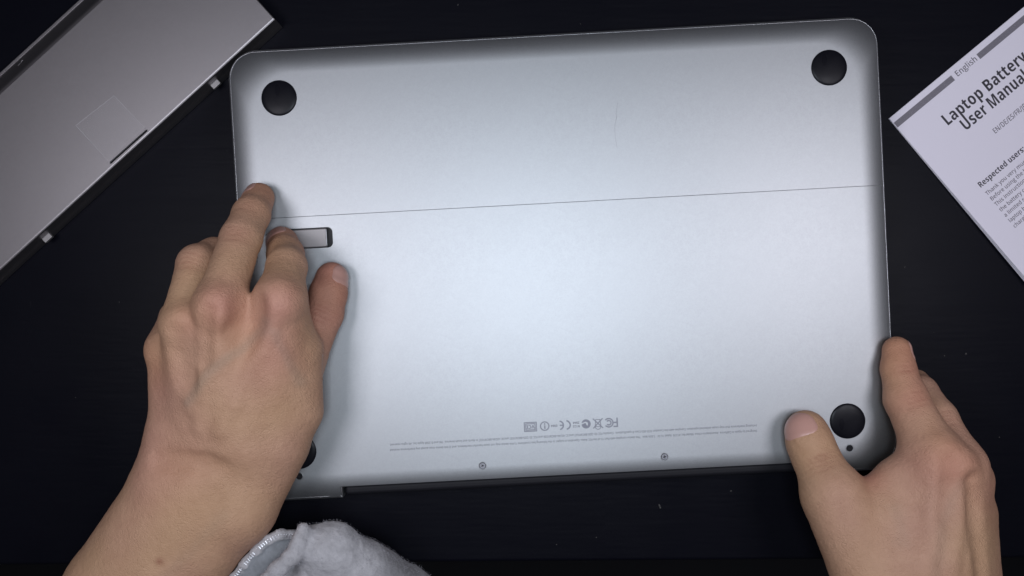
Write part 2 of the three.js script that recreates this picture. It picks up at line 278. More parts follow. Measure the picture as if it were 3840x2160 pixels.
/* ---------- battery pack ---------- */
{
  const a = at(690, 50, 13.5), b = at(0, 680, 13.5);                    // the edge facing the laptop, at the top face
  const dir = new THREE.Vector3().subVectors(b, a).setY(0).normalize(), across = new THREE.Vector3(dir.z, 0, -dir.x); if (across.z > 0) across.negate();
  const g = new THREE.Group(); g.name = 'battery_pack'; scene.add(g); tag(g, 'silver laptop battery pack lying loose on the table', 'battery');
  g.position.set(a.x / 1000, 0, a.z / 1000);
  const yUp = new THREE.Vector3(0, 1, 0), m4 = new THREE.Matrix4().makeBasis(dir, yUp, new THREE.Vector3().crossVectors(dir, yUp)); g.quaternion.setFromRotationMatrix(m4);
  const zs = Math.sign(new THREE.Vector3().crossVectors(dir, yUp).dot(across));   // local z that points away from the laptop
  const at2 = (u, v, h) => g.worldToLocal(at(u, v, h).multiplyScalar(0.001)); g.updateMatrixWorld(true);
  const far = at2(203, 0, 3), crease = at2(252, 0, 13.5);
  const Wd = Math.abs(far.z), Wc = Math.abs(crease.z), LEN = 0.235, TH = 0.0135;
  // profile across the pack (q away from the laptop edge, y up)
  const prof = [[0.0004, 0.0002], [-0.0009, 0.0008], [-0.0009, 0.0044], [-0.0001, 0.0066], [0, TH - 0.0010], [0.00010, TH - 0.00062], [0.00029, TH - 0.00029], [0.00062, TH - 0.00010], [0.0010, TH], [Wc - 0.0012, TH], [Wc, TH - 0.00025], [Wc + 0.001, TH - 0.0008], [Wd - 0.0013, 0.0034], [Wd - 0.0010, 0.0037], [Wd - 0.0003, 0.0037], [Wd, 0.0033], [Wd, 0.0006], [Wd - 0.0005, 0.0002]];
  const sh = new THREE.Shape(prof.map(([q, y]) => new THREE.Vector2(zs * q, y)));
  const ex = new THREE.ExtrudeGeometry(sh, { depth: LEN, bevelEnabled: true, bevelThickness: 0.0004, bevelSize: 0.0003, bevelSegments: 2 }); ex.rotateY(Math.PI / 2); // depth -> +x, shape x -> -z
  ex.scale(1, 1, -1); const idx = ex.attributes.position; // mirrored: flip the winding
  for (const n of ['position', 'normal', 'uv']) { const A = ex.attributes[n]; for (let i = 0; i < A.count; i += 3) for (let k = 0; k < A.itemSize; k++) { const t = A.array[(i + 1) * A.itemSize + k]; A.array[(i + 1) * A.itemSize + k] = A.array[(i + 2) * A.itemSize + k]; A.array[(i + 2) * A.itemSize + k] = t; } }
  planarUV(ex, 0.05);
  const rB = rng(77);
  const casing = new THREE.MeshPhysicalMaterial({ color: new THREE.Color().setRGB(0.31, 0.296, 0.302), metalness: 1, roughness: 0.48, map: noiseTexture(512, (u, v) => { const c = 0.95 + 0.02 * tile(u, v, 6, 3.1) + 0.03 * tile(u, v, 24, 8.3) + (rB() - 0.5) * 0.05; return [c * 1.005, c, c]; }), roughnessMap: noiseTexture(512, (u, v) => 0.95 + 0.02 * tile(u, v, 5, 1.9) + 0.025 * tile(u, v, 19, 6.2) + (rB() - 0.5) * 0.08), bumpMap: grainA, bumpScale: 0.000012 });
  // slot the pull tab comes out of
  const s0 = at2(277, 411, TH * 1000), s1 = at2(371, 327, TH * 1000), sc = s0.clone().add(s1).multiplyScalar(0.5), sl = s0.distanceTo(s1), ang = Math.atan2(s1.z - s0.z, s1.x - s0.x);
  const cut = new RoundedBoxGeometry(sl, 0.006, 0.00125, 4, 0.0006); cut.rotateY(-ang); cut.translate(sc.x, TH, sc.z);
  const A = new Brush(ex, casing), B = new Brush(cut, M.black); A.updateMatrixWorld(); B.updateMatrixWorld();
  const ev = new Evaluator(); ev.useGroups = false; ev.attributes = ['position', 'normal', 'uv'];
  const res = ev.evaluate(A, B, SUBTRACTION); mesh('casing', res.geometry, casing, g);
  const fl = new RoundedBoxGeometry(sl - 0.0002, 0.0008, 0.00115, 2, 0.0003); const flm = mesh('slot_floor', fl, M.black, g); flm.rotation.y = -ang; flm.position.set(sc.x, TH - 0.0022, sc.z);
  // clear pull tab
  const q = [[287, 241], [369, 326], [277, 409], [191, 316]].map(([u, v]) => at2(u, v, TH * 1000));
  const ts = new THREE.Shape(q.map((p) => new THREE.Vector2(p.x, -p.z)));
  const tg = new THREE.ExtrudeGeometry(ts, { depth: 0.00016, bevelEnabled: true, bevelThickness: 0.0001, bevelSize: 0.0002, bevelSegments: 1 }); tg.rotateX(-Math.PI / 2); tg.translate(0, TH + 0.00014, 0);
  const film = new THREE.MeshPhysicalMaterial({ color: new THREE.Color().setRGB(0.80, 0.78, 0.80), roughness: 0.4, transparent: true, opacity: 0.045 });
  const tab = mesh('pull_tab', tg, film, g);
  for (let k = 0; k < 4; k++) { const a0 = q[k].clone(), b0 = q[(k + 1) % 4].clone(); if (k === 1) continue; a0.y = b0.y = TH + 0.00022; mesh('tab_edge', new THREE.TubeGeometry(new THREE.LineCurve3(a0, b0), 12, 0.00014, 6, false), new THREE.MeshPhysicalMaterial({ color: new THREE.Color().setRGB(0.6, 0.58, 0.6), roughness: 0.35, transparent: true, opacity: 0.6 }), tab); }
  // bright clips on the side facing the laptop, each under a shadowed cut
  for (const [u, v] of [[541, 210], [119, 597]]) {
    const p = at2(u, v, 6.2), c = new THREE.Group(); c.name = 'clip'; g.add(c); c.position.set(p.x, 0, 0);
    mesh('hook', new RoundedBoxGeometry(0.0050, 0.0022, 0.0030, 3, 0.0004), M.latch, c).position.set(0, 0.0062, -zs * 0.0016);
    mesh('cut_line', new RoundedBoxGeometry(0.0108, 0.0004, 0.0004, 2, 0.00015), M.latch, c).position.set(0, 0.0092, -zs * 0.00008);
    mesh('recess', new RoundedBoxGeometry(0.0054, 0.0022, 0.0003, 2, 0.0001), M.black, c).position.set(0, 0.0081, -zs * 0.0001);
  }
  // pale scuff on the sloping side
  const rs = rng(3), sg = [];
  for (let i = 0; i < 26; i++) { const p = at2(62 + (rs() - 0.5) * 42, 160 + (rs() - 0.5) * 20, 9.5); const t = (Math.abs(p.z) - Wc - 0.001) / (Wd - 0.0016 - Wc); if (t < 0.05 || t > 0.95) continue; const y = TH - 0.0008 + (0.0034 - TH + 0.0008) * t; const b2 = new THREE.BoxGeometry(0.0006 + rs() * 0.0012, 0.00006, 0.00018 + rs() * 0.0003); b2.rotateY((rs() - 0.5) * 0.9); b2.rotateX(zs * Math.atan2(TH - 0.0042, Wd - Wc)); b2.translate(p.x, y + 0.00004, p.z); sg.push(b2); }
  if (sg.length) mesh('scuff', mergeGeometries(sg), new THREE.MeshStandardMaterial({ color: new THREE.Color().setRGB(0.45, 0.43, 0.44), roughness: 0.8 }), g);
}

/* ---------- paper manual ---------- */
{
  const o = at(2237, 298, 1.2), a = at(2569, 20, 1.2), g = new THREE.Group(); g.name = 'paper_manual'; scene.add(g);
  tag(g, 'white printed battery manual booklet beside the laptop', 'manual');
  g.position.set(o.x / 1000, 0, o.z / 1000); g.rotation.y = -Math.atan2(a.z - o.z, a.x - o.x) - 0.006;
  const K = 1 / 4.83;                                                   // mm per photo pixel on the page
  const PWm = 455 * K, PHm = PWm * 1.42, S = 13, W = Math.round(PWm * S), H = Math.round(PHm * S);
  const tex = canvasTexture(W, H, (c) => {
    const p = K * S; c.fillStyle = '#f3f0f6'; c.fillRect(0, 0, W, H); c.textBaseline = 'alphabetic';
    c.fillStyle = '#7d7a80'; c.fillRect(1.5 * p, 15.4 * p, 184.5 * p, 15.4 * p); c.fillRect(267.5 * p, 15.4 * p, 186 * p, 15.4 * p);
    const fit = (t, x0, x1, y, size, weight, col) => { c.fillStyle = col; c.font = `${weight} ${size * p}px sans-serif`; const w = c.measureText(t).width; c.save(); c.translate(x0 * p, y * p); if (x1) c.scale((x1 - x0) * p / w, 1); c.fillText(t, 0, 0); c.restore(); };
    fit('English', 195.5, 262, 28.5, 20, '', '#403d45');
    fit('Laptop Battery', 97, 361, 107, 41, 'bold', '#37343b'); fit('User Manual', 124, 334, 146, 41, 'bold', '#37343b');
    fit('EN/DE/ES/FR/JP', 177, 283, 198, 18, '', '#454249');
    fit('Respected users:', 61, 212, 278, 20, 'bold', '#3d3a42');
    ['Thank you very much for choosing our product.', 'Before using the battery please read the manual.', 'This instruction manual will help you to use', 'the battery correctly. Our products come with', 'a limited service warranty. Please keep the', 'laptop battery away from fire and water when', 'charging it for the first time.'].forEach((t, i) => fit(t, 62, 0, 303 + i * 17.6, 14.4, '', '#3c3940'));
    const r = rng(21); for (let i = 0; i < 900; i++) { c.fillStyle = r() < 0.5 ? 'rgba(255,255,255,0.35)' : 'rgba(120,118,125,0.18)'; c.fillRect(r() * W, (15 + r() * 16) * p, 1 + r() * 2, 1 + r() * 2); }
  }); tex.colorSpace = THREE.SRGBColorSpace;
  const paper = new THREE.MeshStandardMaterial({ color: new THREE.Color().setRGB(0.80, 0.785, 0.825), map: tex, roughness: 0.7, bumpMap: noiseTexture(256, (u, v) => 0.5 + 0.4 * tile(u, v, 6, 2.2) + 0.2 * tile(u, v, 30, 3.3)), bumpScale: 0.00004 });
  const plain = new THREE.MeshStandardMaterial({ color: new THREE.Color().setRGB(0.74, 0.72, 0.78), roughness: 0.75 });
  const pw = PWm / 1000, ph = PHm / 1000;
  const sheet = (y0, th, lift, dx, dz) => {
    const gg = new THREE.BoxGeometry(pw, th, ph, 30, 1, 40); gg.translate(pw / 2 + dx, y0 + th / 2, ph / 2 + dz); const P = gg.attributes.position;
    for (let i = 0; i < P.count; i++) { const x = P.getX(i), z = P.getZ(i), e = Math.max(0, 1 - x / 0.06); P.setY(i, P.getY(i) + lift * (0.0045 * Math.pow(Math.max(0, z) / 0.10, 1.6) * e * (z < 0.1 ? 1 : 1) + 0.0006 * Math.sin(x * 42 + z * 30) * Math.min(1, z / 0.02))); }
    gg.computeVertexNormals(); return gg;
  };
  const cover = sheet(0.0011, 0.00012, 1, 0, 0), n = cover.groups; // top face only gets the print
  const uv = cover.attributes.uv, P = cover.attributes.position; for (let i = 0; i < P.count; i++) uv.setXY(i, P.getX(i) / pw, 1 - P.getZ(i) / ph);
  const cv = new THREE.Mesh(cover, [plain, plain, paper, plain, plain, plain]); cv.name = 'cover'; cv.castShadow = cv.receiveShadow = true; g.add(cv);
  for (let k = 0; k < 4; k++) mesh('page', sheet(0.0001 + k * 0.00024, 0.00012, 0.35 + 0.15 * k, 0.0003 * (k % 2), 0.0002 * k), plain, g);
}

/* ---------- soft bodies: distance fields and surface nets ---------- */
const smin = (a, b, k) => { const h = Math.max(k - Math.abs(a - b), 0) / k; return Math.min(a, b) - h * h * k * 0.25; };
function cone(a, b, ra, rb) {
  const ax = a.x, ay = a.y, az = a.z, bx = b.x - ax, by = b.y - ay, bz = b.z - az, l2 = bx * bx + by * by + bz * bz || 1e-9;
  return (x, y, z) => { const px = x - ax, py = y - ay, pz = z - az; let t = (px * bx + py * by + pz * bz) / l2; t = t < 0 ? 0 : t > 1 ? 1 : t; const dx = px - bx * t, dy = py - by * t, dz = pz - bz * t; return Math.sqrt(dx * dx + dy * dy + dz * dz) - (ra + (rb - ra) * t); };
}
const J = (u, v, h, r) => { const p = at(u, v, h); p.r = r; return p; };
function chain(pts, k = 5) { const c = []; for (let i = 0; i + 1 < pts.length; i++) c.push(cone(pts[i], pts[i + 1], pts[i].r, pts[i + 1].r)); return (x, y, z) => { let d = c[0](x, y, z); for (let i = 1; i < c.length; i++) d = smin(d, c[i](x, y, z), k); return d; }; }
function surfaceNet(f, lo, hi, s) {
  const nx = Math.ceil((hi.x - lo.x) / s) + 1, ny = Math.ceil((hi.y - lo.y) / s) + 1, nz = Math.ceil((hi.z - lo.z) / s) + 1, F = new Float32Array(nx * ny * nz).fill(1e3), B = 6;
  for (let bz = 0; bz < nz; bz += B) for (let by = 0; by < ny; by += B) for (let bx = 0; bx < nx; bx += B) {
    const c = f(lo.x + (bx + B / 2) * s, lo.y + (by + B / 2) * s, lo.z + (bz + B / 2) * s), far = Math.abs(c) > B * s * 1.25 + 4;
    for (let z = bz; z < Math.min(nz, bz + B); z++) for (let y = by; y < Math.min(ny, by + B); y++) for (let x = bx; x < Math.min(nx, bx + B); x++) F[(z * ny + y) * nx + x] = far ? c : f(lo.x + x * s, lo.y + y * s, lo.z + z * s);
  }
  const vid = new Int32Array(nx * ny * nz).fill(-1), pos = [], ind = [], I = (x, y, z) => (z * ny + y) * nx + x;
  const E = [[0, 1], [2, 3], [4, 5], [6, 7], [0, 2], [1, 3], [4, 6], [5, 7], [0, 4], [1, 5], [2, 6], [3, 7]];
  for (let z = 0; z < nz - 1; z++) for (let y = 0; y < ny - 1; y++) for (let x = 0; x < nx - 1; x++) {
    const v = [F[I(x, y, z)], F[I(x + 1, y, z)], F[I(x, y + 1, z)], F[I(x + 1, y + 1, z)], F[I(x, y, z + 1)], F[I(x + 1, y, z + 1)], F[I(x, y + 1, z + 1)], F[I(x + 1, y + 1, z + 1)]];
    let m = 0; for (let i = 0; i < 8; i++) if (v[i] < 0) m |= 1 << i; if (m === 0 || m === 255) continue;
    let n = 0, sx = 0, sy = 0, sz = 0;
    for (const [a, b] of E) if ((v[a] < 0) !== (v[b] < 0)) { const t = v[a] / (v[a] - v[b]); sx += (a & 1) + ((b & 1) - (a & 1)) * t; sy += ((a >> 1) & 1) + (((b >> 1) & 1) - ((a >> 1) & 1)) * t; sz += (a >> 2) + ((b >> 2) - (a >> 2)) * t; n++; }
    let px = lo.x + (x + sx / n) * s, py = lo.y + (y + sy / n) * s, pz = lo.z + (z + sz / n) * s;
    for (let it = 0; it < 2; it++) { const e = 0.2, d = f(px, py, pz), gx = (f(px + e, py, pz) - f(px - e, py, pz)) / (2 * e), gy = (f(px, py + e, pz) - f(px, py - e, pz)) / (2 * e), gz = (f(px, py, pz + e) - f(px, py, pz - e)) / (2 * e), g2 = gx * gx + gy * gy + gz * gz || 1; const q = Math.max(-s, Math.min(s, d / g2 * 0.8)); px -= gx * q; py -= gy * q; pz -= gz * q; }
    vid[I(x, y, z)] = pos.length / 3; pos.push(px, py, pz);
  }
  const quad = (a, b, c, d, flip) => { if (a < 0 || b < 0 || c < 0 || d < 0) return; flip ? ind.push(a, c, b, a, d, c) : ind.push(a, b, c, a, c, d); };
  for (let z = 1; z < nz - 1; z++) for (let y = 1; y < ny - 1; y++) for (let x = 1; x < nx - 1; x++) {
    const a = F[I(x, y, z)] < 0;
    if (a !== F[I(x + 1, y, z)] < 0) quad(vid[I(x, y - 1, z - 1)], vid[I(x, y, z - 1)], vid[I(x, y, z)], vid[I(x, y - 1, z)], !a);
    if (a !== F[I(x, y + 1, z)] < 0) quad(vid[I(x - 1, y, z - 1)], vid[I(x - 1, y, z)], vid[I(x, y, z)], vid[I(x, y, z - 1)], !a);
    if (a !== F[I(x, y, z + 1)] < 0) quad(vid[I(x - 1, y - 1, z)], vid[I(x, y - 1, z)], vid[I(x, y, z)], vid[I(x - 1, y, z)], !a);
  }
  const g = new THREE.BufferGeometry(); g.setAttribute('position', new THREE.Float32BufferAttribute(pos, 3)); g.setIndex(ind); g.computeVertexNormals(); return g;
}
const segDist = (p, a, b) => { const ab = new THREE.Vector3().subVectors(b, a), t = Math.max(0, Math.min(1, new THREE.Vector3().subVectors(p, a).dot(ab) / ab.lengthSq())); return p.distanceTo(a.clone().addScaledVector(ab, t)); };
// turn a field into skin: fine relief along the normals, colour from blood, veins and freckles
function skinMesh(field, box, spec) {
  const g = surfaceNet(field, box[0], box[1], spec.cell ?? 1.25), P = g.attributes.position, Nn = g.attributes.normal, col = new Float32Array(P.count * 3), p = new THREE.Vector3(), n = new THREE.Vector3();
  const base = [0.450, 0.266, 0.172];
  for (let i = 0; i < P.count; i++) {
    p.fromBufferAttribute(P, i); n.fromBufferAttribute(Nn, i);
    let d = 0.10 * N3(p.x * 0.11, p.y * 0.11, p.z * 0.11) + 0.10 * N3(p.x * 0.42, p.y * 0.42, p.z * 0.42) + 0.07 * N3(p.x * 0.95, p.y * 0.95, p.z * 0.95), red = 0, vein = 0, pale = 0, crease = 0;
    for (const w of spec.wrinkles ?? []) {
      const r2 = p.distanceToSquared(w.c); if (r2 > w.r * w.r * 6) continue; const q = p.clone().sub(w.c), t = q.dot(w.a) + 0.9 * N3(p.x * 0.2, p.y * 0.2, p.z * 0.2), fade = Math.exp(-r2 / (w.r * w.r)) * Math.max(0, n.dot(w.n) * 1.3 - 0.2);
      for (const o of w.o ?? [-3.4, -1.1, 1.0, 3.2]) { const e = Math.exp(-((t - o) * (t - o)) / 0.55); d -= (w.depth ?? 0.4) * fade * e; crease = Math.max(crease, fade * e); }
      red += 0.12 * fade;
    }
    for (const w of spec.red ?? []) red += w.s * Math.exp(-p.distanceToSquared(w.c) / (w.r * w.r));
    for (const v of spec.veins ?? []) for (let k = 0; k + 1 < v.p.length; k++) { if (n.y < 0.1) continue; const a = v.p[k], b = v.p[k + 1], x = segDist(new THREE.Vector3(p.x + 1.2 * N3(p.x * 0.12, 3, p.z * 0.12), 0, p.z), new THREE.Vector3(a.x, 0, a.z), new THREE.Vector3(b.x, 0, b.z)); const e = Math.exp(-Math.pow(Math.max(0, x - v.in * 0.3) / v.w, 2)); vein = Math.max(vein, e * v.s * Math.min(1, n.y * 2)); }
    d += 0.55 * vein;
    for (const m of spec.moles ?? []) { const mx = p.x - m.c.x, mz = p.z - m.c.z; if (n.y > 0) crease = Math.max(crease, 1.6 * Math.exp(-(mx * mx + mz * mz) / (m.r * m.r))); }
    P.setXYZ(i, p.x + n.x * d, p.y + n.y * d, p.z + n.z * d);
    const mott = 0.5 * N3(p.x * 0.07 + 3, p.y * 0.07, p.z * 0.07) + 0.35 * N3(p.x * 0.22, p.y * 0.22 + 7, p.z * 0.22) + 0.22 * N3(p.x * 0.7, p.y * 0.7, p.z * 0.7 + 5), yel = N3(p.x * 0.035 + 11, p.y * 0.035, p.z * 0.035);
    const R = Math.min(1.1, red);
    let c = [base[0] * (1 + 0.15 * mott + 0.02 * R), base[1] * (1 + 0.19 * mott - 0.17 * R + 0.06 * yel), base[2] * (1 + 0.20 * mott - 0.13 * R - 0.08 * yel)];
    c = [c[0] * (1 - 0.24 * vein), c[1] * (1 - 0.09 * vein), c[2] * (1 - 0.01 * vein)];
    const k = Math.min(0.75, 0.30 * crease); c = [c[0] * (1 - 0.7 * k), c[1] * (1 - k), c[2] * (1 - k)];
    col.set(c, i * 3);
  }
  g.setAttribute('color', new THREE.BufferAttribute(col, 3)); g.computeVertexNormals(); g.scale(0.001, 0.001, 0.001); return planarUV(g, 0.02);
}
const pores = noiseTexture(512, (u, v) => 0.5 + 0.35 * tile(u, v, 28, 1.5) + 0.3 * tile(u, v, 60, 4.5) + 0.2 * tile(u, v, 9, 3.5));
M.skin = new THREE.MeshPhysicalMaterial({ vertexColors: true, roughness: 0.56, specularIntensity: 0.55, sheen: 0.2, sheenRoughness: 0.6, sheenColor: new THREE.Color().setRGB(0.5, 0.28, 0.2), bumpMap: pores, bumpScale: 0.00045 });
M.nail = new THREE.MeshPhysicalMaterial({ color: new THREE.Color().setRGB(0.50, 0.285, 0.235), roughness: 0.34, specularIntensity: 0.9 });
function nailGeometry(field, tip, axis, normal, s0, s1, half, lift = 0.35) {
  const a = axis.clone().normalize(), n = normal.clone().addScaledVector(a, -normal.dot(a)).normalize(), b = new THREE.Vector3().crossVectors(a, n), U = 16, V = 20, pos = [], ind = [];
  for (let layer = 0; layer < 2; layer++) for (let j = 0; j <= V; j++) for (let i = 0; i <= U; i++) {
    const t = -1 + 2 * i / U, sN = j / V; const round = 1 - Math.pow(Math.abs(2 * sN - 1), 4) * (sN < 0.5 ? 0.45 : 0.30), ph = t * half * round, s = s0 + (s1 - s0) * (sN + (sN < 0.3 ? 0 : 0) - 0.14 * t * t * (sN - 0.15));
    const o = tip.clone().addScaledVector(a, s), dir = n.clone().multiplyScalar(Math.cos(ph)).addScaledVector(b, Math.sin(ph)); let r = 0.5;
    for (let k = 0; k < 60; k++) { const q = o.clone().addScaledVector(dir, r), d = field(q.x, q.y, q.z); if (d > -0.02) break; r += Math.max(0.05, -d * 0.8); }
    const border = Math.min(1, Math.min(1 - Math.abs(t), sN) * 5), off = layer ? -0.5 : -0.25 + (lift + 0.25) * Math.sqrt(border); const q = o.addScaledVector(dir, r + off); pos.push(q.x / 1000, q.y / 1000, q.z / 1000);
  }
  const w = U + 1, L = w * (V + 1);
  for (let j = 0; j < V; j++) for (let i = 0; i < U; i++) { const k = j * w + i; ind.push(k, k + 1, k + w, k + 1, k + w + 1, k + w, L + k, L + k + w, L + k + 1, L + k + 1, L + k + w, L + k + w + 1); }
  const rim = []; for (let i = 0; i < U; i++) rim.push(i); for (let j = 0; j < V; j++) rim.push(j * w + U); for (let i = U; i > 0; i--) rim.push(V * w + i); for (let j = V; j > 0; j--) rim.push(j * w);
  for (let k = 0; k < rim.length; k++) { const c = rim[k], d = rim[(k + 1) % rim.length]; ind.push(c, L + c, d, d, L + c, L + d); }
  const g = new THREE.BufferGeometry(); g.setAttribute('position', new THREE.Float32BufferAttribute(pos, 3)); g.setIndex(ind); g.computeVertexNormals(); return g;
}
const UPV = new THREE.Vector3(0, 1, 0), vec = (a, b) => new THREE.Vector3().subVectors(b, a).normalize();
function bounds(pts, pad) { const lo = new THREE.Vector3(1e9, 1e9, 1e9), hi = lo.clone().negate(); for (const p of pts) { lo.min(new THREE.Vector3(p.x - p.r, p.y - p.r, p.z - p.r)); hi.max(new THREE.Vector3(p.x + p.r, p.y + p.r, p.z + p.r)); } return [lo.subScalar(pad), hi.addScalar(pad)]; }
function assemble(palmChains, fingers, details, kPalm, kFinger) {
  const P = palmChains.map((c) => chain(c, 3)), Fg = fingers.map((c) => chain(c, 2.5));
  const base = (x, y, z) => { let p = P[0](x, y, z); for (let i = 1; i < P.length; i++) p = smin(p, P[i](x, y, z), kPalm); return p; };
  const rough = (x, y, z) => { const p = base(x, y, z); let t = p; for (const g of Fg) t = Math.min(t, smin(p, g(x, y, z), kFinger)); return t; };
  const on = (u, v, up = 0, r = 0) => { let h = 70, p; for (let it = 0; it < 4; it++) { p = at(u, v, h); let y = 115; for (let k = 0; k < 80; k++) { const d = rough(p.x, y, p.z); if (d < 0.02 || y < 0) break; y -= Math.max(0.03, d * 0.7); } h = y; } p = at(u, v, h + up); p.r = r; return p; };
  const X = details.map((e) => ({ f: chain(e.p.map(([u, v, q]) => on(u, v, e.cut ? e.r - 0.42 * e.h * (q ?? 1) + 0.25 * e.k : 0.75 * e.h * (q ?? 1) - 0.12 * e.k - e.r, e.r)), 1.5), k: e.k * 1.25, cut: e.cut }));
  const field = (x, y, z) => {
    const p = base(x, y, z); let t = p; for (const g of Fg) t = smin(t, smin(p, g(x, y, z), kFinger), 0.8);
    if (t < 12) for (const e of X) { const d = e.f(x, y, z); t = e.cut ? -smin(-t, d, e.k) : smin(t, d, e.k); } return t;
  };
  return { field, on };
}

const person = new THREE.Group(); person.name = 'person'; scene.add(person);
tag(person, 'person in a grey fleece jacket pressing the latch and steadying the laptop with bare hands', 'person');

/* the hand on the latch */
{
  const idx = [J(704, 752, 78, 10.6), J(721, 672, 61, 9.0), J(718, 640, 46, 8.5), J(710, 611, 32, 7.8)];
  const mid = [J(551, 768, 80, 10.4), J(606, 600, 58, 9.3), J(632, 540, 46, 8.6), J(652, 498, 32.2, 7.4)];
  const rin = [J(464, 812, 71, 10.2), J(497, 666, 57, 9.2), J(540, 644, 45, 8.6), J(584, 638, 32.6, 7.4)];
  const pin = [J(419, 876, 58, 9.2), J(446, 800, 42, 8), J(490, 745, 30, 7.2), J(530, 715, 20, 6.6)];
  const thu = [J(690, 1060, 50, 14), J(758, 905, 47, 11.3), J(815, 790, 40, 9.0), J(826, 738, 37, 8.8), J(834, 700, 34.2, 7.9)];
  const palm = [
    [J(655, 1100, 60, 14.5), J(703, 762, 76, 11)], [J(590, 1100, 63, 14.5), J(550, 774, 78, 10.8)], [J(515, 1100, 60, 13.5), J(466, 822, 69, 10.2)], [J(452, 1095, 54, 13), J(427, 888, 56, 9.4)],
    [J(735, 1030, 56, 14), J(745, 880, 60, 11), J(722, 790, 67, 8.5)],
    [J(690, 1120, 54, 15.5), J(602, 1258, 52, 18.5)], [J(456, 1120, 52, 15.5), J(450, 1200, 52, 18)],
    [J(450, 1210, 52, 19), J(276, 1468, 48, 19.5), J(170, 1640, 46, 21)], [J(567, 1287, 52, 19), J(376, 1540, 48, 20), J(270, 1720, 46, 21)], [J(530, 1200, 54, 19.5), J(330, 1500, 52, 22)],
  ];
  const details = [
    { p: [[704, 748], [701, 768]], r: 5.5, h: 1.3, k: 5 }, { p: [[549, 762], [546, 784]], r: 5.5, h: 1.4, k: 5 }, { p: [[462, 806], [463, 828]], r: 5, h: 1.6, k: 5 },
    { p: [[541, 800], [530, 870], [522, 930, 1.2], [514, 1000], [507, 1070, 0.4]], r: 2.6, h: 1.15, k: 3.5 }, { p: [[690, 810, 0.3], [655, 880], [622, 950, 1.2], [588, 1015, 1.1], [556, 1080, 0.5]], r: 2.4, h: 0.95, k: 3.5 }, { p: [[465, 850, 0.7], [478, 930, 0.6], [492, 1020, -0.2]], r: 2.6, h: 0.7, k: 4.5 },
    { p: [[518, 790, 0.5], [514, 850, 1], [508, 915, 0.4]], r: 3, h: 1.3, k: 4, cut: true }, { p: [[628, 770, 0.6], [622, 815, 0.8], [612, 850, 0.2]], r: 5, h: 1.3, k: 6, cut: true }, { p: [[438, 850, 0.2], [446, 900, 0.6], [455, 960, -0.4]], r: 3.5, h: 1.0, k: 5, cut: true },
    { p: [[390, 1158, 0.5], [440, 1172, 1], [500, 1177, 0.4], [545, 1182, -1.2]], r: 3, h: 0.9, k: 4, cut: true }, { p: [[420, 1150, 0.3], [470, 1156, 0.7], [520, 1158, 0.3]], r: 2, h: 0.6, k: 3, cut: true },
  ];
  const fingers = [idx, mid, rin, pin, thu], { field, on } = assemble(palm, fingers, details, 9, 6);
  const wr = (c, fwd, r = 8, depth = 0.4, o) => ({ c: c.clone().addScaledVector(UPV, c.r * 0.8), a: fwd, n: UPV, r, depth, o });
  const spec = {
    wrinkles: [wr(mid[1], vec(mid[0], mid[2]), 8, 0.2), wr(mid[2], vec(mid[1], mid[3]), 5, 0.2), wr(rin[1], vec(rin[0], rin[2]), 8, 0.2), wr(idx[1], vec(idx[0], idx[2]), 7, 0.3), wr(idx[2], vec(idx[1], idx[3]), 5, 0.3), wr(thu[2], vec(thu[1], thu[3]), 7, 0.2)],
    red: [...[idx, mid, rin, thu].map((f) => ({ c: f[f.length - 1], r: 15, s: 1.0 })), { c: on(705, 745), r: 11, s: 0.45 }, { c: on(552, 760), r: 11, s: 0.45 }, { c: on(468, 800), r: 9, s: 0.4 }, { c: on(600, 800), r: 14, s: 0.3 }, { c: thu[2], r: 22, s: 0.7 }, { c: on(385, 920), r: 15, s: 0.6 }, { c: on(420, 1190), r: 22, s: 0.35 }, { c: on(690, 900), r: 18, s: 0.35 }],
    veins: [{ p: [J(659, 823, 88, 0), J(604, 878, 85, 0), J(530, 936, 80, 0), J(480, 1010, 75, 0)], w: 1.9, in: 1.6, s: 0.55 }, { p: [J(659, 823, 88, 0), J(692, 839, 86, 0), J(724, 904, 78, 0), J(753, 963, 72, 0)], w: 1.9, in: 1.6, s: 0.42 }, { p: [J(662, 812, 88, 0), J(655, 834, 88, 0)], w: 2.8, in: 2, s: 0.6 }, { p: [J(560, 1300, 74, 0), J(480, 1390, 72, 0), J(420, 1449, 71, 0)], w: 2.4, in: 2, s: 0.16 }],
    moles: [{ c: on(402, 1412), r: 1.7 }], cell: 1.05,
  };
  const box = bounds([...fingers.flat(), ...palm.flat()], 4); box[1].z = Math.min(box[1].z, at(1288, 1600, 50).z);
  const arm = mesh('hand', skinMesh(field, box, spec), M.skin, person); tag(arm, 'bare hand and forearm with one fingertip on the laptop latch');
  mesh('fingernail', nailGeometry(field, idx[3], vec(idx[2], idx[3]), new THREE.Vector3(-0.42, 0.8, -0.6), -7.5, 4.6, 0.95), M.nail, arm);
  mesh('fingernail', nailGeometry(field, thu[4], vec(thu[3], thu[4]), new THREE.Vector3(0.86, 0.52, 0), -4.5, 6.2, 0.85), M.nail, arm);
  mesh('fingernail', nailGeometry(field, mid[3], vec(mid[2], mid[3]), new THREE.Vector3(-0.75, 0.2, -0.6), -6, 4.2, 0.9), M.nail, arm);
  mesh('fingernail', nailGeometry(field, rin[3], vec(rin[2], rin[3]), new THREE.Vector3(0.1, 0.8, -1), -6, 4.2, 0.95), M.nail, arm);
}
